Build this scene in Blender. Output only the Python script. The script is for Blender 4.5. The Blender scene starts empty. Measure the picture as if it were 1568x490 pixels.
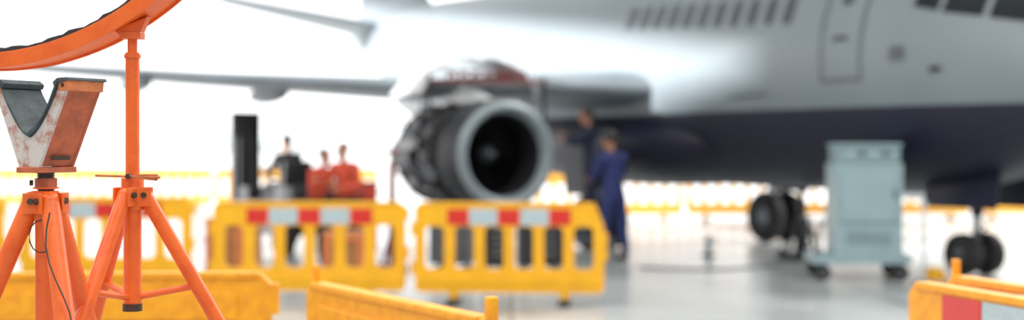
import bpy, bmesh, math, random
from mathutils import Vector, Matrix
random.seed(4)
PI=math.pi
def lin(c):
    c=c/255.0
    return c/12.92 if c<=0.04045 else ((c+0.055)/1.055)**2.4
def L3(rgb): return (lin(rgb[0]),lin(rgb[1]),lin(rgb[2]),1)

# ---------------------------------------------------------------- materials
def M(name,rgb,rough=0.5,metal=0.0,var=0.0,scale=6.0,rgb2=None,bump=0.0,thr=None,coat=0.0,emit=0.0):
    m=bpy.data.materials.new(name); m.use_nodes=True
    nt=m.node_tree; b=nt.nodes["Principled BSDF"]
    b.inputs["Base Color"].default_value=L3(rgb)
    b.inputs["Roughness"].default_value=rough
    b.inputs["Metallic"].default_value=metal
    if coat: b.inputs["Coat Weight"].default_value=coat
    if var>0 or bump>0 or rgb2:
        tc=nt.nodes.new("ShaderNodeTexCoord"); n=nt.nodes.new("ShaderNodeTexNoise")
        n.inputs["Scale"].default_value=scale; n.inputs["Detail"].default_value=6; n.inputs["Roughness"].default_value=0.65
        nt.links.new(tc.outputs["Object"],n.inputs["Vector"])
        r=nt.nodes.new("ShaderNodeValToRGB")
        a,c=thr if thr else (0.35,0.7)
        r.color_ramp.elements[0].position=a; r.color_ramp.elements[1].position=c
        c2=rgb2 if rgb2 else tuple(v*(1-var) for v in rgb)
        r.color_ramp.elements[0].color=L3(rgb); r.color_ramp.elements[1].color=L3(c2)
        nt.links.new(n.outputs["Fac"],r.inputs["Fac"]); nt.links.new(r.outputs["Color"],b.inputs["Base Color"])
        if bump>0:
            bp=nt.nodes.new("ShaderNodeBump"); bp.inputs["Strength"].default_value=bump; bp.inputs["Distance"].default_value=0.004
            nt.links.new(n.outputs["Fac"],bp.inputs["Height"]); nt.links.new(bp.outputs["Normal"],b.inputs["Normal"])
    return m

ORANGE=M("orange_paint",(246,102,26),0.4,0,0,14,(226,78,18),0.2,(0.45,0.75))
ORANGE_W=M("orange_paint_worn",(238,96,32),0.5,0,0,28,(156,66,34),0.4,(0.62,0.78))
RUST=M("rusty_red_primer",(196,94,56),0.65,0,0,22,(148,70,46),0.5,(0.4,0.65))
SCUFF=M("scuffed_plate",(168,92,68),0.7,0,0,22,(206,196,192),0.4,(0.36,0.52))
WOOD=M("orange_wood",(228,126,70),0.7,0,0.3,30,None,0.4)
RUBBER=M("black_rubber",(44,46,50),0.8,0,0.3,40,None,0.6)
PADR=M("grey_rubber_pad",(62,76,82),0.75,0,0.35,35,None,0.6)
STEELD=M("dark_thread_steel",(76,58,50),0.5,0.4,0.3,40,None,0.4)
YEL=M("yellow_plastic",(255,182,4),0.42,0,0.08,5)
YEL2=M("yellow_plastic_weathered",(255,174,8),0.5,0,0,16,(234,142,8),0.2)
AMB=M("amber_plastic",(255,184,62),0.45,0,0.04,5)
REDR=M("red_reflective",(220,34,28),0.35,0,0.1,40)
WHR=M("white_reflective",(178,200,210),0.35,0,0.08,40)
BLK=M("black_rubber_tyre",(24,24,28),0.75,0,0.2,12)
DARK=M("dark_metal",(34,36,42),0.5,0.4,0.3,8)
DARK2=M("charcoal_paint",(30,31,37),0.55,0,0.3,8)
ALU=M("brushed_aluminium",(140,148,156),0.35,0.7,0.12,8)
LIPM=M("inlet_lip_metal",(136,150,158),0.5,0.3,0.05,5)
COWL=M("inlet_cowl_grey",(26,29,35),0.6,0.0,0.1,5)
GREYM=M("grey_metal",(88,94,101),0.45,0.4,0.2,8)
BROWNM=M("engine_duct_metal",(44,43,46),0.5,0.4,0.3,6)
WHITE=M("white_gloss_paint",(224,228,233),0.22,0,0.04,2,coat=0.4)
WINGM=M("wing_grey_paint",(118,129,138),0.45,0,0.06,2)
CAB=M("pale_blue_grey_paint",(146,174,183),0.45,0,0.06,3)
CAB2=M("grey_blue_panel",(128,156,165),0.45,0,0.08,3)
REDP=M("red_paint",(200,40,28),0.4,0,0.15,4)
REDD=M("dark_red_oxide",(122,46,38),0.6,0,0.2,4)
REDO=M("orange_red_paint",(206,58,36),0.45,0,0.15,4)
HIVIS=M("orange_red_jacket_cloth",(214,74,44),0.85,0,0.2,12,None,0.4)
NAVYC=M("navy_coverall_cloth",(28,42,104),0.85,0,0.3,18,None,0.4)
NAVYD=M("dark_navy_cloth",(22,28,58),0.85,0,0.3,18,None,0.4)
BLACKC=M("charcoal_cloth",(38,36,40),0.85,0,0.3,18,None,0.4)
SKIN=M("skin",(180,126,98),0.55,0,0.08,20)
HAIR=M("dark_hair",(34,26,22),0.7,0,0.3,60)
EYEW=M("eye_white",(225,225,220),0.3)
CAPM=M("navy_cap",(30,36,60),0.8,0,0.2,20)
GLASSD=M("dark_glass",(20,24,30),0.08,0,0,2)
SILL=M("window_dark",(56,62,72),0.3)
CRATE=M("plywood_crate",(170,110,58),0.7,0,0.25,9)
ROOFM=M("painted_roof_sheet",(196,198,200),0.7,0,0.1,1)
WALLM=M("painted_wall_sheet",(190,194,198),0.7,0,0.1,1)
BLDG=M("hazed_building",(236,239,242),0.8,0,0.03,0.2)  # distance haze put into the colour, also for the band and trees below
BLDG2=M("hazed_building_band",(214,220,226),0.8,0,0.03,0.2)
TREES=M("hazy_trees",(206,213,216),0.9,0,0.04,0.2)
WIRE=M("black_wire",(20,20,20),0.5)
BLADE=M("titanium_blade",(34,36,42),0.45,0.6,0.2,6)

def livery():
    m=bpy.data.materials.new("airliner_livery"); m.use_nodes=True
    nt=m.node_tree; b=nt.nodes["Principled BSDF"]
    tc=nt.nodes.new("ShaderNodeTexCoord"); sp=nt.nodes.new("ShaderNodeSeparateXYZ")
    nt.links.new(tc.outputs["Object"],sp.inputs[0])
    g=nt.nodes.new("ShaderNodeMath"); g.operation='LESS_THAN'; g.inputs[1].default_value=2.11
    nt.links.new(sp.outputs["Z"],g.inputs[0])
    mx=nt.nodes.new("ShaderNodeMix"); mx.data_type='RGBA'
    nt.links.new(g.outputs[0],mx.inputs[0])
    n=nt.nodes.new("ShaderNodeTexNoise"); n.inputs["Scale"].default_value=1.2
    nt.links.new(tc.outputs["Object"],n.inputs["Vector"])
    r=nt.nodes.new("ShaderNodeValToRGB"); r.color_ramp.elements[0].color=L3((108,120,128)); r.color_ramp.elements[1].color=L3((122,133,140))
    nt.links.new(n.outputs["Fac"],r.inputs["Fac"]); nt.links.new(r.outputs["Color"],mx.inputs[6])
    mx.inputs[7].default_value=L3((10,11,38))
    nt.links.new(mx.outputs[2],b.inputs["Base Color"])
    b.inputs["Roughness"].default_value=0.5
    return m
LIV=livery()

def floor_mat():
    m=bpy.data.materials.new("polished_concrete"); m.use_nodes=True
    nt=m.node_tree; b=nt.nodes["Principled BSDF"]
    tc=nt.nodes.new("ShaderNodeTexCoord"); n=nt.nodes.new("ShaderNodeTexNoise")
    n.inputs["Scale"].default_value=0.6; n.inputs["Detail"].default_value=8
    nt.links.new(tc.outputs["Object"],n.inputs["Vector"])
    r=nt.nodes.new("ShaderNodeValToRGB"); r.color_ramp.elements[0].position=0.3; r.color_ramp.elements[1].position=0.7
    r.color_ramp.elements[0].color=L3((148,155,158)); r.color_ramp.elements[1].color=L3((178,184,186))
    nt.links.new(n.outputs["Fac"],r.inputs["Fac"])
    br=nt.nodes.new("ShaderNodeTexBrick"); br.offset=0; br.inputs["Scale"].default_value=1.0
    br.inputs["Brick Width"].default_value=4.0; br.inputs["Row Height"].default_value=4.0; br.inputs["Mortar Size"].default_value=0.02
    br.inputs["Color1"].default_value=(1,1,1,1); br.inputs["Color2"].default_value=(1,1,1,1); br.inputs["Mortar"].default_value=(.35,.35,.35,1)
    nt.links.new(tc.outputs["Object"],br.inputs["Vector"])
    mu=nt.nodes.new("ShaderNodeMix"); mu.data_type='RGBA'; mu.blend_type='MULTIPLY'; mu.inputs[0].default_value=1
    nt.links.new(r.outputs["Color"],mu.inputs[6]); nt.links.new(br.outputs["Color"],mu.inputs[7])
    nt.links.new(mu.outputs[2],b.inputs["Base Color"])
    r2=nt.nodes.new("ShaderNodeMapRange"); r2.inputs[3].default_value=0.16; r2.inputs[4].default_value=0.34
    nt.links.new(n.outputs["Fac"],r2.inputs[0]); nt.links.new(r2.outputs[0],b.inputs["Roughness"])
    return m
FLOORM=floor_mat()
APRON=M("apron_concrete",(214,215,214),0.6,0,0.08,0.15)

# ---------------------------------------------------------------- builder
class B:
    def __init__(s): s.bm=bmesh.new(); s.mats=[]
    def mi(s,m):
        if m not in s.mats: s.mats.append(m)
        return s.mats.index(m)
    def geo(s,vs,fs,m,smooth=False):
        v=[s.bm.verts.new(Vector(p)) for p in vs]; k=s.mi(m); out=[]
        for f in fs:
            try:
                fc=s.bm.faces.new([v[i] for i in f]); fc.material_index=k; fc.smooth=smooth; out.append(fc)
            except ValueError: pass
        return out
    def box(s,c,d,m,R=None,taper=1.0):
        c=Vector(c); vs=[]
        for z in (-.5,.5):
            t=taper if z>0 else 1
            for x,y in ((-.5,-.5),(.5,-.5),(.5,.5),(-.5,.5)):
                p=Vector((x*d[0]*t,y*d[1]*t,z*d[2]))
                if R: p=R@p
                vs.append(c+p)
        s.geo(vs,[(3,2,1,0),(4,5,6,7),(0,1,5,4),(1,2,6,5),(2,3,7,6),(3,0,4,7)],m)
    def loft(s,rings,m,cap=True,smooth=True):
        n=len(rings[0]); vs=[p for r in rings for p in r]; fs=[]
        for i in range(len(rings)-1):
            for j in range(n):
                a=i*n+j; b=i*n+(j+1)%n
                fs.append((a,b,b+n,a+n))
        s.geo(vs,fs,m,smooth)
        if cap:
            s.geo(rings[0],[tuple(range(n))[::-1]],m); s.geo(rings[-1],[tuple(range(n))],m)
    def frame(s,d):
        d=Vector(d).normalized(); u=d.cross(Vector((0,0,1)))
        if u.length<1e-4: u=Vector((1,0,0))
        u.normalize(); return u,d.cross(u)
    def cyl(s,p1,p2,r,m,r2=None,n=20,cap=True):
        p1=Vector(p1);p2=Vector(p2); r2=r if r2 is None else r2
        u,w=s.frame(p2-p1)
        R=[[p+(u*math.cos(2*PI*k/n)+w*math.sin(2*PI*k/n))*q for k in range(n)] for p,q in ((p1,r),(p2,r2))]
        s.loft(R,m,cap)
    def lathe(s,prof,o,d,m,n=40,cap=False):
        o=Vector(o);d=Vector(d).normalized();u,w=s.frame(d)
        R=[[o+d*a+(u*math.cos(2*PI*k/n)+w*math.sin(2*PI*k/n))*max(r,1e-4) for k in range(n)] for a,r in prof]
        s.loft(R,m,cap)
    def tube(s,pts,r,m,n=10):
        pts=[Vector(p) for p in pts]; R=[]
        for i,p in enumerate(pts):
            d=pts[min(i+1,len(pts)-1)]-pts[max(i-1,0)]
            u,w=s.frame(d); R.append([p+(u*math.cos(2*PI*k/n)+w*math.sin(2*PI*k/n))*r for k in range(n)])
        s.loft(R,m,True)
    def ell(s,c,r,m,n=20,R=None):
        c=Vector(c); rings=[]
        for i in range(n//2+1):
            t=PI*i/(n//2); q=max(math.sin(t),1e-3); ring=[]
            for k in range(n):
                p=Vector((r[0]*q*math.cos(2*PI*k/n),r[1]*q*math.sin(2*PI*k/n),r[2]*math.cos(t)))
                if R: p=R@p
                ring.append(c+p)
            rings.append(ring)
        s.loft(rings,m,False)
    def prism(s,poly,y0,y1,m,f=lambda a,y,z:(a,y,z)):
        n=len(poly)
        vs=[f(a,y0,z) for a,z in poly]+[f(a,y1,z) for a,z in poly]
        fs=[tuple(range(n)),tuple(range(2*n-1,n-1,-1))]+[(i,(i+1)%n+0,(i+1)%n+n,i+n)[::-1] for i in range(n)]
        s.geo(vs,fs,m)
    def mesh(s,name):
        bmesh.ops.recalc_face_normals(s.bm,faces=s.bm.faces)
        me=bpy.data.meshes.new(name); s.bm.to_mesh(me); s.bm.free()
        for m in s.mats: me.materials.append(m)
        return me
    def obj(s,name,loc=(0,0,0),rz=0,parent=None,bevel=0,seg=2):
        return place(s.mesh(name),name,loc,rz,parent,bevel,seg)
def place(me,name,loc=(0,0,0),rz=0,parent=None,bevel=0,seg=2):
    o=bpy.data.objects.new(name,me); bpy.context.scene.collection.objects.link(o)
    o.location=loc; o.rotation_euler=(0,0,rz)
    if parent: o.parent=parent
    if bevel:
        b=o.modifiers.new("Bevel",'BEVEL'); b.width=bevel; b.segments=seg; b.limit_method='ANGLE'; b.angle_limit=math.radians(40)
    return o
def empty(name,loc=(0,0,0),rz=0,sc=1):
    e=bpy.data.objects.new(name,None); bpy.context.scene.collection.objects.link(e)
    e.location=loc; e.rotation_euler=(0,0,rz); e.empty_display_size=0.2; e.scale=(sc,sc,sc); return e
def RZ(a): return Matrix.Rotation(a,3,'Z')
def RX(a): return Matrix.Rotation(a,3,'X')
def RY(a): return Matrix.Rotation(a,3,'Y')

# ---------------------------------------------------------------- hangar shell
def slab(name,x0,x1,y0,y1,z0,z1,m):
    b=B(); b.box(((x0+x1)/2,(y0+y1)/2,(z0+z1)/2),(x1-x0,y1-y0,z1-z0),m); return b.obj(name)
slab("floor",-20,30,-15,38,-0.3,0,FLOORM)
b=B()
for x0,x1,y0,y1 in ((-400,400,38,700),(-400,-20.3,-60,38),(30.3,400,-60,38)):
    b.box(((x0+x1)/2,(y0+y1)/2,-.155),(x1-x0,y1-y0,.3),APRON)
b.obj("ground")
b=B(); b.box((5,11.5,14.2),(50,53,.3),ROOFM)
for y in range(-12,38,6): b.box((5,y,13.7),(50,.25,.7),GREYM)
b.obj("ceiling")
WE=15.1
b=B(); b.box((-20.15,(WE-15)/2,7),(.3,WE+15,14),WALLM); b.box((-20.15,(38+WE)/2,12.2),(.3,38-WE,3.6),WALLM)  # unseen wall and header, opening shaped to bound the sun on the fuselage
b.prism([(WE,0),(WE+3.0,0),(WE+3.0,9.3),(WE,10.4)],-20.3,-20.0,WALLM,lambda a,y,z:(y,a,z))  # slanted panel added out of view to taper the sun patch
for y in range(-14,15,3): b.box((-19.95,y,7),(.12,.2,14),GREYM)
b.obj("wall_left_sun_mask")
slab("wall_right",30,30.3,-15,38,0,14,WALLM)
slab("wall_back",-20,30,-15.3,-15,0,14,WALLM)
b=B()
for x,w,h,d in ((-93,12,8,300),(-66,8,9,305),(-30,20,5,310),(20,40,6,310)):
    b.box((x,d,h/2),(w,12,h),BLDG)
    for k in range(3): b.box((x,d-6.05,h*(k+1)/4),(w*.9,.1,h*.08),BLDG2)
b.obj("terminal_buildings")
b=B()
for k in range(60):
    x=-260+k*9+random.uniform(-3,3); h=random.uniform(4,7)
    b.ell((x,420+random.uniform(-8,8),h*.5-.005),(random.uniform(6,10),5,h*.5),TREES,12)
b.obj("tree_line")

# ---------------------------------------------------------------- barriers
def barrier_mesh(L=2.0,strip=True,mat=YEL,sz=.895,tabs=(True,True),mg=.34,slope=False):
    b=B(); bm=b.bm
    n=max(2,round((L-.1)/.315)); ow=.2; bw=(L-n*ow)/(n+1); c=.04
    op=[(bw+i*(bw+ow),bw+i*(bw+ow)+ow) for i in range(n)]
    xs={0,.05,L-.05,L}
    for a,d in op: xs|={a,a+c,d-c,d}
    xs=sorted(round(x,4) for x in xs); zs=[.12,.16,.36,.40,.76,.80,.99,1.04]
    V={}
    def v(i,j):
        if (i,j) not in V: V[(i,j)]=bm.verts.new((xs[i],0,zs[j]))
        return V[(i,j)]
    k=b.mi(mat)
    for i in range(len(xs)-1):
        xm=(xs[i]+xs[i+1])/2
        for j in range(len(zs)-1):
            zm=(zs[j]+zs[j+1])/2
            q=[v(i,j),v(i+1,j),v(i+1,j+1),v(i,j+1)]
            o=[p for p in op if p[0]<xm<p[1]]
            drop=None
            if o and .36<zm<.80:
                lx=xm<o[0][0]+c; rx=xm>o[0][1]-c; bz=zm<.40; tz=zm>.76
                if lx and bz: drop=2
                elif rx and bz: drop=3
                elif rx and tz: drop=0
                elif lx and tz: drop=1
                else: continue
            elif i==0 and j==len(zs)-2: drop=3
            elif i==len(xs)-2 and j==len(zs)-2: drop=2
            elif i==0 and j==0: drop=0
            elif i==len(xs)-2 and j==0: drop=1
            if drop is not None: q=[q[t] for t in range(4) if t!=drop]
            f=bm.faces.new(q); f.material_index=k
    if slope:
        for vv in bm.verts:
            if vv.co.x>L-.06 and vv.co.z>.98: vv.co.x-=.075 if vv.co.z<1.0 else .05
    r=bmesh.ops.extrude_face_region(bm,geom=bm.faces[:])
    vs=[g for g in r['geom'] if isinstance(g,bmesh.types.BMVert)]
    bmesh.ops.translate(bm,vec=(0,.05,0),verts=vs)
    loose=[vv for vv in bm.verts if not vv.link_faces]
    bmesh.ops.delete(bm,geom=loose,context='VERTS')
    e=.1 if slope else 0
    b.box((L/2-e/2,.025,1.03),(L-.13-e,.07,.03),mat)
    b.box((L/2,.025,.25),(L-.1,.07,.09),mat)
    if strip:
        w=(L-2*mg)/5.0
        sw=[w*.9,w*1.15,w*.9,w*1.15,w*.9]; x=mg
        for t,ww in enumerate(sw):
            for y in (-.004,.054):
                b.box((x+ww/2,y,sz),(ww-.008,.006,.165),REDR if t%2==0 else WHR)
            x+=ww
    else:
        for y in (-.004,.054): b.box((L/2,y,.89),(L-.3,.012,.13),mat)
    for z in (.3,.7): b.cyl((-.02,.025,z),(-.02,.025,z+.14),.026,mat,n=12)
    for z in (.45,.85 if not slope else .6): b.cyl((L+.01,.025,z),(L+.01,.025,z+.14),.026,mat,n=12)
    if tabs[0]: b.box((.05,.025,1.06),(.03,.03,.11),mat)
    if tabs[1]: b.box((L-.02,.025,1.05),(.035,.04,.13),mat)
    for x in (.4,L-.4):
        b.box((x,.025,.085),(.1,.045,.1),mat)
        b.box((x,.025,.03),(.12,.5,.06),BLK,taper=.9)
    return b.mesh("traffic_barrier")
NT=(False,False)
bmY=barrier_mesh(tabs=NT); bmE=barrier_mesh(1.94,tabs=NT,slope=True,mg=.33); bmN=barrier_mesh(2.0,False,YEL2,tabs=NT); bmS=barrier_mesh(1.55,False,YEL2); bmA=barrier_mesh(2.0,False,AMB,tabs=NT); bmR=barrier_mesh(2.0,True,YEL2,.925,NT,.25); bmR2=barrier_mesh(2.0,True,YEL2,.925,(True,False),.25)
def barrier(me,x,y,x2,y2,bev=.008):
    return place(me,"traffic_barrier",(x,y,0),math.atan2(y2-y,x2-x),None,bev,2)
barrier(bmE,-1.0,14.6,.93,14.45)
barrier(bmY,-3.1,14.75,-1.07,14.7)
barrier(bmY,-5.6,16.2,-3.55,16.0)
barrier(bmY,-7.8,16.7,-5.8,16.3)
barrier(bmS,-.88,6.07,-.085,4.75,.012)
barrier(bmN,-3.1,6.45,-1.08,6.5,.016)
barrier(bmR,1.70,6.1,2.29,4.19,.012)
barrier(bmR2,1.94,6.38,2.53,4.47,.012)
for k in range(5): barrier(bmA,-13.9+k*2.12,36.5-.1*k,-11.9+k*2.12,36.4-.1*k)
for k in range(9): barrier(bmA,-0.4+k*2.12,30.9+.1*k,1.6+k*2.12,31.0+.1*k)

# ---------------------------------------------------------------- support stands
def tripod(b,x,y,hub,azs,slope,r,post_r):
    for az in azs:
        d=Vector((math.cos(az)*slope,math.sin(az)*slope,-1))
        top=Vector((x,y,hub))+Vector((math.cos(az),math.sin(az),0))*(post_r+.006)
        bot=top+d*(hub-.02)
        b.cyl(top,bot,r,ORANGE)
        b.ell(top,(r*1.05,r*1.05,r*1.05),ORANGE,14)
        side=Vector((-math.sin(az),math.cos(az),0))
        for sg in (-1,1):
            b.box(Vector((x,y,hub-.005))+Vector((math.cos(az),math.sin(az),0))*(post_r+.0)+side*sg*(r+.003),(.05,.006,.05),ORANGE,RZ(az))
        b.cyl(top-side*(r+.014),top+side*(r+.014),.008,STEELD,n=8)
        b.cyl((bot.x,bot.y,0),(bot.x,bot.y,.02),.05,STEELD,n=16)
ax,ay=-1.147,3.5
b=B()
b.cyl((ax,ay,.35),(ax,ay,1.505),.0255,ORANGE_W)
tripod(b,ax,ay,1.485,[math.radians(a) for a in (190,-55,70)],.42,.0235,.026)
b.cyl((ax,ay,1.44),(ax,ay,1.51),.031,ORANGE_W)
b.cyl((ax,ay,1.505),(ax,ay,1.56),.019,STEELD)
for k in range(9): b.cyl((ax,ay,1.507+k*.0055),(ax,ay,1.510+k*.0055),.0215,STEELD)
b.cyl((ax,ay,1.519),(ax,ay,1.541),.028,RUST,n=6)
b.cyl((ax,ay,1.515),(ax,ay,1.519),.031,ORANGE_W)
b.cyl((ax-.028,ay-.01,1.53),(ax-.036,ay-.012,1.53),.007,STEELD,n=8)
for az in (190,-55,70):
    a=math.radians(az)
    b.cyl((ax,ay,.62),(ax+math.cos(a)*(.03+.42*.72),ay+math.sin(a)*(.03+.42*.72),.77),.01,ORANGE_W)
b.cyl((ax,ay,.6),(ax,ay,.66),.034,ORANGE_W)
leg=[math.cos(math.radians(-55)),math.sin(math.radians(-55))]
pts=[]
for k in range(14):
    t=k/13; d=.02+.42*(.05+t*.5)
    pts.append((ax+leg[0]*(d)-.02*math.sin(t*9)+.012,ay+leg[1]*(d+.02)-.03,1.46-t*.5))
b.tube(pts,.0022,WIRE,6)
b.tube([(ax+.03*math.cos(t*.5),ay-.035,1.40+.04*math.sin(t*.5)) for t in range(13)],.0018,WIRE,6)
b.box((ax+.012,ay-.032,1.392),(.008,.006,.02),CAB)
standA=b.obj("orange_cradle_jack_stand",bevel=.0015)
b=B()
def notch(hw,dep,n=14):
    out=[]
    for i in range(n+1):
        t=-1+2*i/n; out.append((t*hw,dep*(abs(t)**1.5)))
    return out
n1=notch(.096,.125)
poly=[(.028,0),(.122,.196)]+[(a,.075+z) for a,z in n1[::-1]]+[(-.122,.196),(-.036,0)]
for y0,y1,mm in ((-.058,-.048,SCUFF),(.048,.058,RUST)): b.prism(poly,y0,y1,mm)
for sg,bw in ((-1,.036),(1,.028)):
    P=[(sg*bw,.004),(sg*.122,.196),(sg*.112,.196),(sg*(bw-.006),.006)]
    b.prism(P,-.0485,.0485,RUST)
    b.prism([(sg*.093,.186),(sg*.124,.186),(sg*.127,.212),(sg*.097,.212)],-.06,.06,WOOD)
    b.cyl((sg*.11,-.062,.2),(sg*.11,-.058,.2),.005,STEELD,n=8)
    b.prism([(sg*(bw+.012),.02),(sg*(bw+.016),.03),(sg*(bw+.02),.03),(sg*(bw+.016),.02)],-.03,.03,STEELD)
lp=[(a,.075+z+.002) for a,z in n1]+[(a*1.0,.075+z+.012+.004*math.sin(a*90)) for a,z in n1[::-1]]
b.prism(lp,-.066,.064,PADR)
for sg in (-1,1): b.prism([(sg*.085,.196),(sg*.1,.206),(sg*.132,.212),(sg*.128,.219),(sg*.095,.218),(sg*.08,.208)],-.064,.066,PADR)
b.box((-.004,0,-.004),(.075,.125,.014),RUST)
b.obj("cradle_head",(ax+.005,ay,1.566),math.radians(-28),standA,.0015)

bx,by=-1.014,3.8
b=B()
b.cyl((bx,by,1.20),(bx,by,1.51),.0235,ORANGE); b.cyl((bx,by,1.18),(bx,by,1.20),.026,STEELD)
b.cyl((bx,by,1.45),(bx,by,1.535),.03,ORANGE); b.cyl((bx,by,1.5),(bx,by,1.87),.0185,ORANGE)
b.cyl((bx,by,1.86),(bx,by,1.91),.013,ORANGE_W)
b.cyl((bx,by,1.855),(bx,by,1.865),.022,ORANGE_W)
azB=[math.radians(a) for a in (8,132,-112)]
tripod(b,bx,by,1.49,azB,.56,.0195,.026)
for a in azB:
    b.cyl((bx,by,1.215),(bx+math.cos(a)*(.03+.56*.245),by+math.sin(a)*(.03+.56*.245),1.245),.009,ORANGE)
b.cyl((bx-.09,by-.03,1.542),(bx+.085,by-.045,1.537),.0035,WOOD,n=8)
b.prism([(.0,-.006),(.055,-.012),(.062,0),(.055,.006),(.0,.006)],-.004,.004,WOOD,lambda a,y,z:(bx+.02+a,by-.04+y,1.54+z))
b.cyl((bx,by-.05,1.54),(bx,by,1.54),.007,STEELD,n=8)
cx,cy=-1.846,4.0
b.cyl((cx,cy,1.2),(cx,cy,1.51),.0235,ORANGE); b.cyl((cx,cy,1.45),(cx,cy,1.535),.03,ORANGE); b.cyl((cx,cy,1.5),(cx,cy,1.9),.0175,ORANGE)
tripod(b,cx,cy,1.49,[math.radians(a) for a in (60,150,-100)],.35,.019,.026)
RO=.88
C=Vector((-1.43,3.9,1.828+RO)); ux=Vector((.436,-.1,0)).normalized(); uy=Vector((-ux.y,ux.x,0))
def sweep(r0,r1,w0,w1,m,rag=0,a0=-44,a1=46,n=60):
    rings=[]
    for i in range(n+1):
        t=math.radians(a0+(a1-a0)*i/n); e0=random.uniform(-rag,rag)
        def P(r,w): return C+ux*(r*math.sin(t))+Vector((0,0,-r*math.cos(t)))+uy*w
        rings.append([P(r0+e0,w0+e0*.5),P(r1,w0+e0*.5),P(r1,w1),P(r0+e0,w1)])
    b.loft(rings,m,True,False)
sweep(RO-.018,RO-.006,-.055,.055,ORANGE)
sweep(RO-.042,RO,-.062,-.054,ORANGE)
sweep(RO-.042,RO,.054,.062,ORANGE)
sweep(RO-.053,RO-.017,-.053,.053,RUBBER,.004)
for px,py in ((bx,by),(cx,cy)):
    b.box((px,py,1.915),(.055,.05,.018),ORANGE)
    b.prism([(-.045,.008),(.045,.045),(.02,-.012),(-.02,-.012)],-.02,.02,ORANGE,lambda a,y,z,px=px,py=py:(px+(a if px>-1.5 else -a),py+y,1.92+z))
b.obj("orange_saddle_support_stand",bevel=.0012)

# ---------------------------------------------------------------- airliner
AIR=empty("airliner",(7.02,15.54,0),math.radians(118))
PR=[(0,.03,.03,2.32),(.25,.42,.42,2.34),(.8,.82,.82,2.42),(1.5,1.12,1.2,2.52),(2.3,1.34,1.48,2.62),(3.2,1.46,1.67,2.68),(4.4,1.5,1.76,2.76),(8,1.5,1.8,2.82),(14,1.5,1.8,2.93),(16,1.42,1.64,3.12),(18,1.16,1.34,3.48),(20,.82,1.0,3.85),(22,.46,.6,4.2),(23.6,.12,.16,4.4)]
def prof(s):
    if s<=0: return PR[0][1:]
    for i in range(len(PR)-1):
        if PR[i][0]<=s<=PR[i+1][0]:
            t=(s-PR[i][0])/(PR[i+1][0]-PR[i][0]); out=[]
            p0=PR[max(i-1,0)];p1=PR[i];p2=PR[i+1];p3=PR[min(i+2,len(PR)-1)]
            for k in (1,2,3):
                d=p2[0]-p1[0]
                m1=(p2[k]-p0[k])/(p2[0]-p0[0])*d if i>0 else (p2[k]-p1[k])
                m2=(p3[k]-p1[k])/(p3[0]-p1[0])*d
                if p1[k]==p2[k]: m1=m2=0
                out.append((2*t**3-3*t*t+1)*p1[k]+(t**3-2*t*t+t)*m1+(-2*t**3+3*t*t)*p2[k]+(t**3-t*t)*m2)
            return out
    return PR[-1][1:]
b=B(); rings=[]
ss=[i*.1 for i in range(0,10)]+[1+i*.25 for i in range(0,14)]+[4.5+i*.5 for i in range(0,39)]
for s in ss:
    w,h,cz=prof(s); w=max(w,.03);h=max(h,.03)
    rings.append([Vector((s,w*math.cos(2*PI*k/56),cz+h*math.sin(2*PI*k/56))) for k in range(56)])
b.loft(rings,LIV,True)
b.obj("fuselage",parent=AIR)
def surf(s,z,side,off):
    w,h,cz=prof(s); q=max(0,1-((z-cz)/h)**2); return Vector((s,side*(w*math.sqrt(q)+off),z+ (off*(z-cz)/h)))
def patch(b,quad,side,off,m,n=6):
    a,bb,c,d=[Vector((p[0],p[1])) for p in quad]; vs=[];fs=[]
    for i in range(n+1):
        for j in range(n+1):
            u=i/n;v=j/n; p=a*(1-u)*(1-v)+bb*u*(1-v)+c*u*v+d*(1-u)*v
            vs.append(surf(p.x,p.y,side,off))
    for i in range(n):
        for j in range(n):
            k=i*(n+1)+j; fs.append((k,k+1,k+n+2,k+n+1))
    b.geo(vs,fs,m,True)
def rpatch(b,s0,z0,hw,hh,side,off,m,n=20):
    ring=[]
    for k in range(n):
        t=2*PI*k/n; c=math.cos(t); q=math.sin(t)
        ring.append(surf(s0+hw*math.copysign(abs(c)**.6,c),z0+hh*math.copysign(abs(q)**.6,q),side,off))
    b.geo([surf(s0,z0,side,off)]+ring,[(0,1+k,1+(k+1)%n) for k in range(n)],m,True)
b=B()
for side in (1,-1):
    s=4.5
    while s<8.6:
        z=3.42+.05*(s-4.5)
        rpatch(b,s,z,.115,.19,side,.006,GREYM); rpatch(b,s,z,.095,.17,side,.01,SILL); s+=.39
    s0,s1,z0,z1=3.05,3.78,2.43,4.15
    for q in ([(s0,z0),(s0+.05,z0),(s0+.05,z1),(s0,z1)],[(s1-.05,z0),(s1,z0),(s1,z1),(s1-.05,z1)],[(s0,z0),(s1,z0),(s1,z0+.05),(s0,z0+.05)],[(s0,z1-.05),(s1,z1-.05),(s1,z1),(s0,z1)]):
        patch(b,q,side,.008,GREYM,8)
    rpatch(b,3.42,3.55,.1,.15,side,.01,SILL)
    patch(b,[(3.3,2.95),(3.55,2.95),(3.55,3.0),(3.3,3.0)],side,.012,DARK)
    patch(b,[(1.0,3.02),(1.45,3.1),(1.5,3.48),(1.25,3.4)],side,.01,GLASSD)
    patch(b,[(1.52,3.12),(2.0,3.2),(2.0,3.56),(1.57,3.52)],side,.01,GLASSD)
    patch(b,[(2.06,3.22),(2.4,3.3),(2.32,3.6),(2.07,3.58)],side,.01,GLASSD)
    patch(b,[(4.9,2.3),(5.7,2.3),(5.7,2.33),(4.9,2.33)],side,.01,GREYM)
    patch(b,[(2.4,2.65),(2.62,2.65),(2.62,2.83),(2.4,2.83)],side,.01,GREYM)
    patch(b,[(1.9,2.5),(2.05,2.5),(2.05,2.56),(1.9,2.56)],side,.03,DARK)
b.obj("windows_and_doors",parent=AIR)
b=B(); rings=[]
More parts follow.
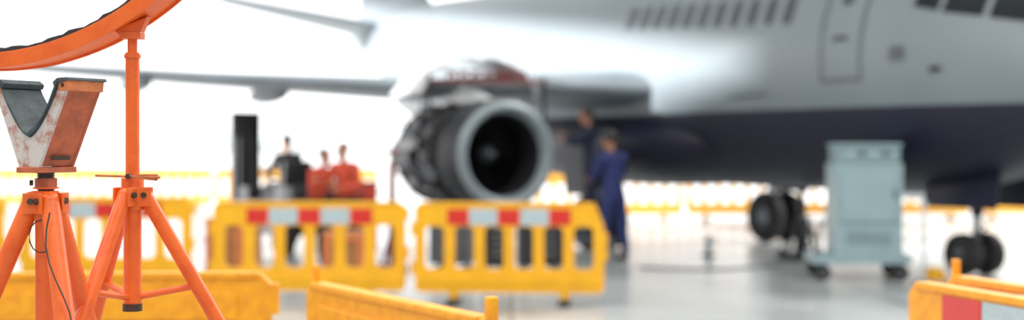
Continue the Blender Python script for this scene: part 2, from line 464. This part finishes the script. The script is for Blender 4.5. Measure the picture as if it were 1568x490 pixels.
for s,w,h in ((5.9,.3,.1),(6.4,.95,.35),(7.1,1.4,.55),(8.0,1.62,.68),(9.5,1.7,.72),(11.3,1.65,.7),(12.6,1.4,.55),(13.6,.8,.3),(14.0,.2,.1)):
    rings.append([Vector((s,w*math.cos(2*PI*k/32),1.68+h*math.sin(2*PI*k/32))) for k in range(32)])
b.loft(rings,LIV); b.obj("belly_fairing",parent=AIR)
def airfoil(n=14):
    up=[];lo=[]
    for i in range(n+1):
        x=.5*(1-math.cos(PI*i/n)); y=5*(.2969*math.sqrt(x)-.126*x-.3516*x*x+.2843*x**3-.1036*x**4)
        up.append((x,y)); lo.append((x,-y*.75))
    return up+lo[::-1][1:-1]
AF=airfoil()
def lift(b,secs,m,vert=False):
    rings=[]
    for s,y,z,c,t in secs:
        if vert: rings.append([Vector((s+x*c,y+q*t*c,z)) for x,q in AF])
        else: rings.append([Vector((s+x*c,y,z+q*t*c+(-.03*c*x))) for x,q in AF])
    b.loft(rings,m,True)
b=B()
for sg in (1,-1):
    lift(b,[(7.4,sg*1.0,2.5,4.4,.16),(8.1,sg*2.4,2.52,3.8,.15),(9.0,sg*4.3,2.52,3.0,.12),(10.6,sg*7.4,2.68,2.0,.10),(12.0,sg*10,2.86,1.2,.09)],WINGM)
    lift(b,[(12.05,sg*10,2.86,1.15,.09),(12.35,sg*10.2,2.92,.7,.08)],WINGM)
    for y,s,z in ((3.4,11.6,2.35),(6.2,11.7,2.45),(8.2,12.2,2.6)):
        b.ell((s,sg*y,z),(1.0,.11,.15),GREYM,16)
b.obj("wings",parent=AIR)
b=B()
for sg in (1,-1): lift(b,[(20.2,sg*.1,4.35,2.3,.12),(21.9,sg*3.9,5.12,1.1,.11)],WINGM)
lift(b,[(17.6,0,4.0,5.4,.08),(19.6,0,5.4,3.6,.09),(22.3,0,9.0,1.9,.09)],WINGM,True)
b.obj("tail_surfaces",parent=AIR)

def engine(name,ey,opened):
    b=B(); ez=1.49; o=(9.0,ey,ez); X=(1,0,0)
    lip=[(.75,.62),(.35,.575),(.12,.605),(.03,.65),(0,.69),(.03,.745),(.08,.78)]
    b.lathe(lip,o,X,LIPM)
    b.lathe([(.08,.78),(.4,.81),(.62,.815),(.66,.80)],o,X,COWL if opened else WHITE)
    b.lathe([(.16,.599),(.32,.573),(.75,.598),(.95,.6)],o,X,DARK2)
    b.lathe([(.95,.6),(.98,.0)],o,X,DARK2)
    b.lathe([(.42,.0),(.46,.05),(.6,.12),(.78,.175),(.8,.0)],o,X,GREYM,24)
    b.ell((9.5,ey+.05,ez+.02),(.03,.02,.02),WHITE,10)
    for k in range(26):
        a=2*PI*k/26
        def P(r,x,da): return (9.0+x,ey+r*math.cos(a+da),ez+r*math.sin(a+da))
        vs=[P(.17,.68,-.09),P(.4,.66,-.045),P(.59,.66,-.02),P(.59,.82,.12),P(.4,.82,.11),P(.17,.8,.1)]
        b.geo(vs,[(0,1,4,5),(1,2,3,4)],BLADE,True)
    if opened:
        b.lathe([(.66,.80),(.7,.73),(1.3,.72),(1.32,.78),(1.4,.78),(1.42,.70),(2.2,.68),(2.22,.76),(2.3,.76),(2.32,.5),(2.9,.42),(3.2,.34)],o,X,DARK2)
        for k in range(14):
            a=PI*(.05+k*.15); r=.79
            b.tube([(9.75+.19*j,ey+(r+.03*math.sin(j+k))*math.cos(a+.07*j),ez+(r+.03*math.sin(j+k))*math.sin(a+.07*j)) for j in range(9)],.024,(DARK,BROWNM,DARK,DARK2)[k%4],8)
        for a,m,sz in ((-1.5,DARK,.34),(-2.2,BROWNM,.26),(-.8,DARK2,.28),(-.35,GREYM,.22),(.2,DARK2,.24),(.5,DARK,.2),(2.8,BROWNM,.2),(-.2,GREYM,.12),(.85,BROWNM,.2)):
            b.box((10.25+.35*math.sin(a*3),ey+.79*math.cos(a),ez+.77*math.sin(a)),(sz*1.4,sz*.6,sz*.7),m,RX(a))
            b.cyl((10.6,ey+.77*math.cos(a+.2),ez+.77*math.sin(a+.2)),(10.95,ey+.75*math.cos(a+.2),ez+.75*math.sin(a+.2)),.09,DARK,n=14)
        for x in (1.05,1.6): b.lathe([(x,.72),(x,.80),(x+.05,.80),(x+.05,.72)],o,X,DARK)
    else:
        b.lathe([(.66,.80),(1.5,.79),(2.4,.66),(2.9,.56),(2.9,.5),(2.0,.5)],o,X,WHITE)
    b.lathe([(2.6,.43),(3.2,.36),(3.6,.30),(3.6,.26),(3.0,.26)],o,X,BROWNM)
    b.lathe([(3.0,.2),(3.6,.14),(4.0,.01)],o,X,BROWNM,20)
    P=[(9.5,2.26),(10.0,2.42),(10.4,2.52),(12.6,2.52),(12.8,2.3),(12.0,2.05),(11.0,2.1),(9.7,2.14)]
    b.prism(P,ey-.1,ey+.1,WHITE)
    if opened:
        for sg in (1,-1):
            rings=[]
            for i in range(11):
                t=math.radians(-6+ i*7.2)
                y=ey+sg*(.14+.92*math.sin(t)); z=2.9-.92*(1-math.cos(t))*.95
                rings.append([Vector((9.85,y,z)),Vector((11.0,y,z)),Vector((11.0,y,z+.035)),Vector((9.85,y,z+.035))])
            b.loft(rings,WHITE,True)
            b.cyl((10.2,ey+sg*.9,ez+.3),(10.0,ey+sg*.85,2.45),.015,GREYM,n=8)
        y0,y1,z=ey-1.0,ey+.9,2.64
        b.box((9.75,ey,z+.08),(.05,y1-y0-.5,.04),REDD); b.box((9.75,ey-.05,z-.07),(.05,y1-y0,.04),REDD)
        for k in range(7):
            ya=y0+.27+k*.195; b.cyl((9.75,ya,z-.07),(9.75,ya+.1,z+.08),.022,REDD,n=8); b.cyl((9.75,ya+.1,z+.08),(9.75,ya+.19,z-.07),.022,REDD,n=8)
        b.cyl((9.75,y0,z+.02),(9.75,y0,1.9),.03,DARK,n=10); b.cyl((9.75,y1,z+.02),(9.75,y1,1.9),.03,DARK,n=10)
    b.obj(name,(-1.5,-.18,0),0,AIR)
engine("engine",4.2,True)
engine("engine_far",-4.2,False)

def wheel(b,c,r,w,ax=(0,1,0)):
    c=Vector(c); a=Vector(ax).normalized(); o=c-a*w/2
    b.lathe([(0,r*.45),(0,r*.82),(w*.12,r*.96),(w*.3,r),(w*.7,r),(w*.88,r*.96),(w,r*.82),(w,r*.45)],o,a,BLK,32)
    b.lathe([(w*.08,.0),(w*.08,r*.2),(w*.16,r*.3),(w*.1,r*.5),(w*.9,r*.5),(w*.84,r*.3),(w*.92,r*.2),(w*.92,0)],o,a,GREYM,24)
b=B()
for sg in (-1,1): wheel(b,(2.6,sg*.2,.27),.27,.2)
b.cyl((2.6,-.28,.27),(2.6,.28,.27),.04,GREYM); b.cyl((2.6,0,.25),(2.55,0,.8),.05,ALU); b.cyl((2.56,0,.75),(2.5,0,1.6),.08,DARK)
b.cyl((2.55,0,.9),(3.3,0,1.45),.035,DARK); b.tube([(2.6,0,.45),(2.42,0,.6),(2.55,0,.8)],.025,GREYM)
for sg in (-1,1):
    b.box((2.4,sg*.42,1.1),(1.2,.025,.5),LIV,RX(sg*.2)); b.cyl((2.56,sg*.06,.95),(2.56,sg*.14,.95),.07,EYEW,n=14)
b.obj("nose_landing_gear",parent=AIR)
b=B()
for sg in (1,-1):
    y=sg*1.75; x=8.75
    for d in (-.22,.2): wheel(b,(x,y+d,.43),.43,.22)
    b.cyl((x,y-.25,.43),(x,y+.25,.43),.06,GREYM); b.cyl((x,y,.42),(x,y,1.0),.07,ALU); b.cyl((x,y,.95),(x-.1,y-sg*.15,1.9),.11,DARK)
    b.cyl((x,y,1.0),(x-.9,y-sg*.4,1.7),.05,DARK); b.cyl((x,y,1.05),(x,y-sg*1.0,1.5),.05,DARK)
    b.tube([(x,y,.6),(x+.25,y,.8),(x,y,1.05)],.035,GREYM)
    b.box((x,y+sg*.37,1.2),(.9,.03,.7),LIV,RX(-sg*.1))
b.obj("main_landing_gear",parent=AIR)

# ---------------------------------------------------------------- ground power cart
b=B()
W=.8;D=.75
b.box((0,0,.86),(W,D,1.1),CAB); b.box((0,-.02,1.52),(W-.06,D-.06,.2),CAB2); b.box((0,-.02,1.635),(W-.02,D,.03),CAB)
b.box((0,-D/2-.004,1.02),(W-.1,.012,.66),CAB2); b.box((0,-D/2-.012,1.02),(W-.14,.012,.62),CAB)
b.box((.3,-D/2-.02,1.05),(.03,.02,.12),GREYM)
for k in range(5): b.box((0,-D/2-.006,.45+k*.035),(W-.25,.012,.012),CAB2)
for k in range(4): b.box((-.22+k*.14,-D/2+.01,1.53),(.07,.03,.05),GREYM if k%2 else WHR)
b.box((-.08,0,.26),(1.16,.85,.1),CAB)
b.box((-.56,-.2,.5),(.03,.03,.5),GREYM); b.tube([(-.62,-.35,.3),(-.68,-.35,.75),(-.68,.35,.75),(-.62,.35,.3)],.016,GREYM)
for x in (-.54,.38):
    for y in (-.34,.34):
        wheel(b,(x,y,.1),.1,.06); b.box((x,y,.2),(.07,.08,.06),DARK)
b.obj("ground_power_cart",(4.30,17.4,0),math.radians(-4),None,.008)
b=B(); b.cyl((0,0,0),(0,0,.03),.1,BLK); b.cyl((0,0,.03),(0,0,.24),.05,CAB2); b.ell((0,0,.24),(.05,.05,.04),CAB2); b.cyl((0,0,.27),(0,0,.32),.02,DARK)
b.tube([(0,0,.3),(.08,0,.28),(.09,0,.14)],.01,BLK); b.obj("fire_extinguisher",(2.9,21.0,0))
b=B(); b.tube([(1.7+.17*k,18.9-.35*math.sin(k*.35),.012) for k in range(12)],.012,GREYM,8); b.obj("ground_power_cable")
b=B(); b.prism([(-.12,0),(.12,0),(.03,.14),(-.03,.14)],-.12,.12,YEL); b.obj("wheel_chock",(5.15,17.35,0),math.radians(20),None,.008)
b=B(); b.cyl((0,0,0),(0,0,.04),.14,DARK); b.cyl((0,0,.04),(0,0,.95),.02,WHR); b.box((0,0,.95),(.06,.05,.06),WHR); b.obj("safety_post",(4.78,16.5,0))
b=B(); b.cyl((0,0,.06),(0,0,.5),.1,DARK); b.cyl((0,0,.5),(0,0,.85),.06,DARK2); b.cyl((0,0,.85),(0,0,.95),.035,DARK); b.cyl((0,0,.95),(0,0,.98),.06,DARK)
b.box((0,0,.05),(.5,.4,.06),DARK2)
for sx in (-1,1):
    b.cyl((sx*.24,0,.06),(sx*.06,0,.6),.03,DARK2,n=10)
    wheel(b,(sx*.28,.1,.09),.09,.05,(1,0,0))
b.cyl((0,-.15,.1),(.25,-.45,.75),.018,DARK2,n=8)
b.obj("axle_jack",(4.12,20.2,0),.2,None,.004)

# ---------------------------------------------------------------- forklift, tool chests, crates
b=B()
for y in (-.2,.2):
    b.box((-1.25,y,1.1),(.1,.09,2.1),DARK2); b.box((-1.14,y*.75,1.1),(.06,.07,2.0),DARK)
for z in (.3,.9,1.5,2.12): b.box((-1.22,0,z),(.07,.46,.08),DARK2)
b.cyl((-1.18,0,.2),(-1.18,0,2.1),.06,DARK2); b.box((-1.2,.09,1.15),(.03,.08,1.9),DARK2); b.box((-1.2,-.09,1.15),(.03,.08,1.9),DARK2)
for y in (-.2,.2): b.box((-1.85,y,.1),(1.1,.1,.04),DARK); b.box((-1.32,y,.35),(.05,.1,.5),DARK)
b.box((-1.33,0,.55),(.04,.6,.08),DARK2)
b.box((-.1,0,.55),(1.6,.85,.5),DARK2); b.box((.55,0,.75),(.55,.85,.55),DARK2,None,.9); b.box((-.7,0,.85),(.25,.7,.3),DARK2)
b.box((0,0,.86),(.5,.5,.1),BLK); b.box((.27,0,1.15),(.1,.48,.5),BLK,RY(.15))
b.cyl((-.62,0,.95),(-.45,0,1.2),.025,DARK,n=10); b.lathe([(0,.15),(.02,.17),(.04,.15)],(-.46,0,1.2),(.2,0,.3),BLK,20)
for x,r in ((-.72,.3),(.6,.25)):
    for y in (-.42,.42): wheel(b,(x,y,r),r,.2)
FK=(-3.4,21.5,0); FR=math.radians(-50)
b.obj("forklift",FK,FR,None,.01)
def chest(name,loc,rz,m,w=.75,h=.95):
    b=B(); b.box((0,0,h/2+.1),(w,.48,h-.1),m)
    for k in range(5): b.box((0,-.245,.2+k*(h-.2)/5+.07),(w-.06,.015,(h-.2)/5-.02),m); b.box((0,-.265,.2+k*(h-.2)/5+.11),(w-.25,.02,.015),ALU)
    b.box((0,0,h+.06),(w+.03,.5,.02),BLK)
    for x in (-w/2+.08,w/2-.08):
        for y in (-.18,.18): wheel(b,(x,y,.06),.06,.035)
    b.tube([(w/2,-.18,h-.08),(w/2+.07,-.18,h-.08),(w/2+.07,.18,h-.08),(w/2,.18,h-.08)],.012,ALU)
    b.obj(name,loc,rz,None,.006)
chest("tool_chest",(.35,17.6,0),.1,DARK2,.55,.75); chest("tool_chest",(-.75,17.9,0),-.15,GREYM,.5,.7)
chest("tool_chest",(-.2,17.5,0),.1,DARK2,.36,.6)
chest("tool_chest",(-2.22,20.15,0),.12,REDO,.62,1.05)
for x,y,w,h,rz in ((-2.0,17.0,.5,.55,.1),(-3.4,17.4,.5,.7,-.2)):
    b=B(); b.box((0,0,h/2+.08),(w,.6,h-.06),CRATE)
    for sx in (-1,1): b.box((sx*(w/2-.05),-.31,h/2+.08),(.08,.02,h-.06),WOOD); 
    for z in (.13,h): b.box((0,-.31,z),(w,.022,.07),WOOD)
    for k in (-1,0,1): b.box((k*(w/2-.06),0,.03),(.09,.6,.06),WOOD)
    b.obj("wooden_crate",(x,y,0),rz,None,.004)
b=B(); b.box((0,0,.04),(.4,.4,.08),REDD); b.cyl((0,0,.08),(0,0,1.4),.05,REDD); b.cyl((0,0,1.4),(0,0,1.52),.03,ALU); b.box((0,0,1.54),(.2,.12,.05),REDD)
for a in range(4): b.cyl((.17*math.cos(a*PI/2+.7),.17*math.sin(a*PI/2+.7),.08),(0,0,.6),.015,REDD,n=8)
b.obj("red_steady_jack",(-1.55,18.4,0))
b=B()
for k in range(2):
    b.box((0,.3*k,.22+.23*k),(.7,.3,.03),ALU)
    for sx in (-.33,.33): b.box((sx,.3*k,.11+.115*k),(.03,.03,.22+.23*k),ALU)
for sx in (-.33,.33): b.cyl((sx,-.12,.02),(sx,.4,.45),.015,ALU,n=8); b.box((sx,.42,.225),(.03,.03,.45),ALU)
b.obj("step_platform",(1.2,21.3,0),math.radians(25),None,.003)

# ---------------------------------------------------------------- people
def skinned(name,verts,edges,rad,mat,parent,root=0,sub=2):
    me=bpy.data.meshes.new(name); me.from_pydata([tuple(v) for v in verts],edges,[]); me.materials.append(mat)
    o=bpy.data.objects.new(name,me); bpy.context.scene.collection.objects.link(o); o.parent=parent
    sk=o.modifiers.new("Skin",'SKIN'); sk.use_smooth_shade=True
    d=me.skin_vertices[0].data
    for i,r in enumerate(rad):
        d[i].radius=r if isinstance(r,tuple) else (r,r); d[i].use_root=(i==root)
    s=o.modifiers.new("Sub",'SUBSURF'); s.levels=sub; s.render_levels=sub
    return o
def hand(name,w,d,n,parent):
    w=Vector(w);d=Vector(d).normalized();n=Vector(n); n=(n-d*n.dot(d)).normalized(); s=d.cross(n)
    vs=[w,w+d*.045];rad=[.022,.026];ed=[(0,1)]
    for i,(off,ln) in enumerate(((-.03,.066),(-.01,.076),(.011,.07),(.031,.056))):
        k=len(vs); base=w+d*(.088-abs(i-1.3)*.004)+s*off
        vs.append(base); rad.append(.012); ed.append((1,k)); p=base
        for j,(fr,cv) in enumerate(((.42,.35),(.32,.8),(.26,1.2))):
            dd=(d*math.cos(cv)+n*math.sin(cv)); p=p+dd*ln*fr; vs.append(p); rad.append((.0095,.009,.008)[j]); ed.append((k+j,k+j+1))
    k=len(vs); p=w+d*.03-s*.028+n*.01; vs.append(p); rad.append(.013); ed.append((1,k))
    for j in range(2):
        p=p+(d*.65-s*.5+n*.45).normalized()*(.034-.004*j); vs.append(p); rad.append(.0105-.001*j); ed.append((k+j,k+j+1))
    skinned(name,vs,ed,rad,SKIN,parent,0,1)
def person(name,loc,rz,J,cloth,cap,sc=1,legs=None):
    P=empty(name,loc,rz,sc)
    E=[("pel","waist"),("waist","chest"),("chest","upc"),("upc","neck")]; EL=[]
    for s in "RL":
        E+=[("upc","sh"+s),("sh"+s,"ua"+s),("ua"+s,"el"+s),("el"+s,"fa"+s),("fa"+s,"wr"+s)]
        EL+=[("pel","hip"+s),("hip"+s,"th"+s),("th"+s,"kn"+s),("kn"+s,"ca"+s),("ca"+s,"an"+s)]
    def part(nm,ed,mat,shrink=1):
        names=[k for k in J if any(k in e for e in ed)]; ix={k:i for i,k in enumerate(names)}
        def rr(r): return tuple(v*shrink for v in r) if isinstance(r,tuple) else r*shrink
        skinned(nm,[Vector(J[k][0]) for k in names],[(ix[a],ix[c]) for a,c in ed],[rr(J[k][1]) if k=="pel" else J[k][1] for k in names],mat,P,ix["pel"])
    if legs is None: part("coverall",E+EL,cloth)
    else:
        part("jacket",E,cloth,1.06); part("trousers",EL,legs,.97)
    for s in "RL":
        an=Vector(J["an"+s][0])
        skinned("shoe_"+s,[an+Vector((0,-.02,.03)),Vector((an.x,an.y-.03,an.z-.045)),Vector((an.x,an.y+.09,an.z-.05)),Vector((an.x,an.y+.17,an.z-.058))],[(0,1),(1,2),(2,3)],[.045,(.045,.042),(.048,.036),(.036,.026)],BLK,P,1)
        w=Vector(J["wr"+s][0]); e=Vector(J["fa"+s][0])
        hand("hand_"+s,w,(w-e),Vector((0,.2,-1)),P)
    nk=Vector(J["neck"][0]); hd=nk+Vector((0,.035,.145))
    skinned("neck",[nk-Vector((0,0,.03)),nk+Vector((0,.012,.06)),hd-Vector((0,0,.04))],[(0,1),(1,2)],[.055,.052,.055],SKIN,P,0,1)
    b=B(); rings=[]
    prf=[(-.125,.012,.02,.045),(-.115,.036,.04,.04),(-.09,.052,.062,.025),(-.05,.064,.08,.01),(0,.073,.092,0),(.04,.077,.097,-.004),(.08,.07,.088,-.006),(.11,.045,.058,-.006),(.122,.012,.016,-.006)]
    for z,rx,ry,oy in prf:
        rings.append([hd+Vector((rx*math.cos(2*PI*k/24),oy+ry*math.sin(2*PI*k/24),z)) for k in range(24)])
    b.loft(rings,SKIN)
    b.loft([[hd+Vector((rx*1.07*math.cos(2*PI*k/24),oy-.014+ry*1.05*math.sin(2*PI*k/24),z+.006)) for k in range(24)] for z,rx,ry,oy in [(-.03,.06,.07,0)]+prf[4:]],HAIR)
    b.prism([(-.014,-.045),(.014,-.045),(.006,.01),(-.006,.01)],0,.02,SKIN,lambda a,y,z:(hd.x+a,hd.y+.082+y*(1-(z+.045)*14),hd.z+z))
    for sx in (-1,1):
        b.ell(hd+Vector((sx*.03,.086,.005)),(.012,.008,.008),EYEW,10); b.ell(hd+Vector((sx*.03,.093,.005)),(.005,.004,.005),HAIR,8)
        b.ell(hd+Vector((sx*.078,-.005,-.015)),(.01,.018,.03),SKIN,12); b.box(hd+Vector((sx*.03,.092,.024)),(.03,.008,.006),HAIR)
    b.box(hd+Vector((0,.084,-.068)),(.04,.012,.008),RUST)
    if cap:
        b.loft([[hd+Vector((rx*1.13*math.cos(2*PI*k/24),oy+ry*1.1*math.sin(2*PI*k/24),z+.012)) for k in range(24)] for z,rx,ry,oy in prf[5:]],CAPM)
        b.box(hd+Vector((0,.125,.052)),(.12,.09,.008),CAPM)
    b.obj("head",parent=P)
    return P
def joints(reachR,reachL,spread=.1,lean=0.0,hipz=.93,sit=False):
    c=Vector
    J={"pel":((0,0,hipz),(.16,.12)),"waist":((0,.01+lean*.2,hipz+.16),(.145,.11)),"chest":((0,.02+lean*.5,hipz+.33),(.175,.13)),"upc":((0,.01+lean*.8,hipz+.45),(.13,.095)),"neck":((0,.01+lean,hipz+.53),(.06,.06))}
    for s,q,sg in (("R",reachR,1),("L",reachL,-1)):
        sh=c((sg*.185,lean*.8,hipz+.45)); el=c(q[0]); wr=c(q[1])
        J["sh"+s]=(tuple(sh),.08); J["ua"+s]=(tuple(sh.lerp(el,.5)),.064); J["el"+s]=(tuple(el),.054); J["fa"+s]=(tuple(el.lerp(wr,.5)),.048); J["wr"+s]=(tuple(wr),.036)
        if sit:
            J["hip"+s]=((sg*.1,.04,hipz),.1); J["th"+s]=((sg*.12,.25,hipz+.01),.085); J["kn"+s]=((sg*.14,.45,hipz+.01),.066); J["ca"+s]=((sg*.14,.46,hipz-.18),.06); J["an"+s]=((sg*.14,.46,hipz-.36),.05)
        else:
            J["hip"+s]=((sg*.095,0,hipz-.06),.11); J["th"+s]=((sg*(.095+spread*.25),.01,hipz-.24),.096)
            J["kn"+s]=((sg*(.09+spread*.5),.02,.50),.074); J["ca"+s]=((sg*(.09+spread*.75),-.01,.33),.072); J["an"+s]=((sg*(.09+spread),-.02,.1),.058)
    return J
AR=((.25,.12,1.14),(.2,.36,1.2)); AL=((-.27,.1,1.12),(-.14,.34,1.1))
person("aircraft_mechanic",(1.42,19.8,0),math.radians(35),joints(AR,AL,.1,.05),NAVYC,True,1.06)
person("aircraft_mechanic",(1.2,21.45,.465),math.radians(75),joints(((.27,.18,1.2),(.18,.42,1.32)),((-.27,.16,1.18),(-.18,.4,1.24)),.05,.04),NAVYD,False)
person("aircraft_mechanic",(-2.24,19.3,0),math.radians(150),joints(AR,AL,.07,.06),HIVIS,False,.97,BLACKC)
person("aircraft_mechanic",(-2.7,19.5,0),math.radians(-120),joints(AR,AL,.07,.14),HIVIS,False,.92,BLACKC)
fo=Vector(FK)+RZ(FR)@Vector((.05,0,0))
person("forklift_driver",(fo.x,fo.y,.0),FR+math.radians(90),joints(((.26,.15,1.22),(.12,.4,1.26)),((-.26,.15,1.22),(-.12,.4,1.26)),.05,.02,1.0,True),BLACKC,False)

# ---------------------------------------------------------------- light
w=bpy.data.worlds.new("World"); bpy.context.scene.world=w; w.use_nodes=True
bg=w.node_tree.nodes["Background"]; bg.inputs[0].default_value=(0.98,0.985,0.99,1); bg.inputs[1].default_value=2.4
def sun(d,e,ang,col):
    l=bpy.data.lights.new("sun",'SUN'); l.energy=e; l.angle=ang; l.color=col
    o=bpy.data.objects.new("sun",l); bpy.context.scene.collection.objects.link(o)
    o.rotation_euler=Vector(d).to_track_quat('-Z','Y').to_euler(); o.location=(-30,20,20)
sun((1,0.16,-.32),14.0,math.radians(1.5),(1,.98,.95))
def lamp(x,y,e):
    l=bpy.data.lights.new("fill_light",'AREA'); l.shape='RECTANGLE'; l.size=3; l.size_y=1; l.energy=e; l.color=(1,.95,.87)
    o=bpy.data.objects.new("fill_light",l); bpy.context.scene.collection.objects.link(o); o.location=(x,y,13.2)
for x in (-12,-2,8):
    for y in (-6,2,9): lamp(x,y,660)  # unseen fill added overhead to brighten the foreground
for x,y in ((9,24),(16,24),(23,24)): lamp(x,y,2600)  # extra fill added to brighten the distant barrier row

# ---------------------------------------------------------------- camera
cam=bpy.data.cameras.new("camera"); co=bpy.data.objects.new("camera",cam); bpy.context.scene.collection.objects.link(co)
co.location=(0,0,1.62); co.rotation_euler=(PI/2,0,0)
cam.lens=50; cam.sensor_width=36; cam.shift_y=-26/1920; cam.clip_end=2000
cam.dof.use_dof=True; cam.dof.focus_distance=3.6; cam.dof.aperture_fstop=1.5
bpy.context.scene.camera=co
bpy.context.scene.view_settings.view_transform='Standard'
bpy.context.scene.view_settings.look='None'
bpy.context.scene.view_settings.gamma=1.12
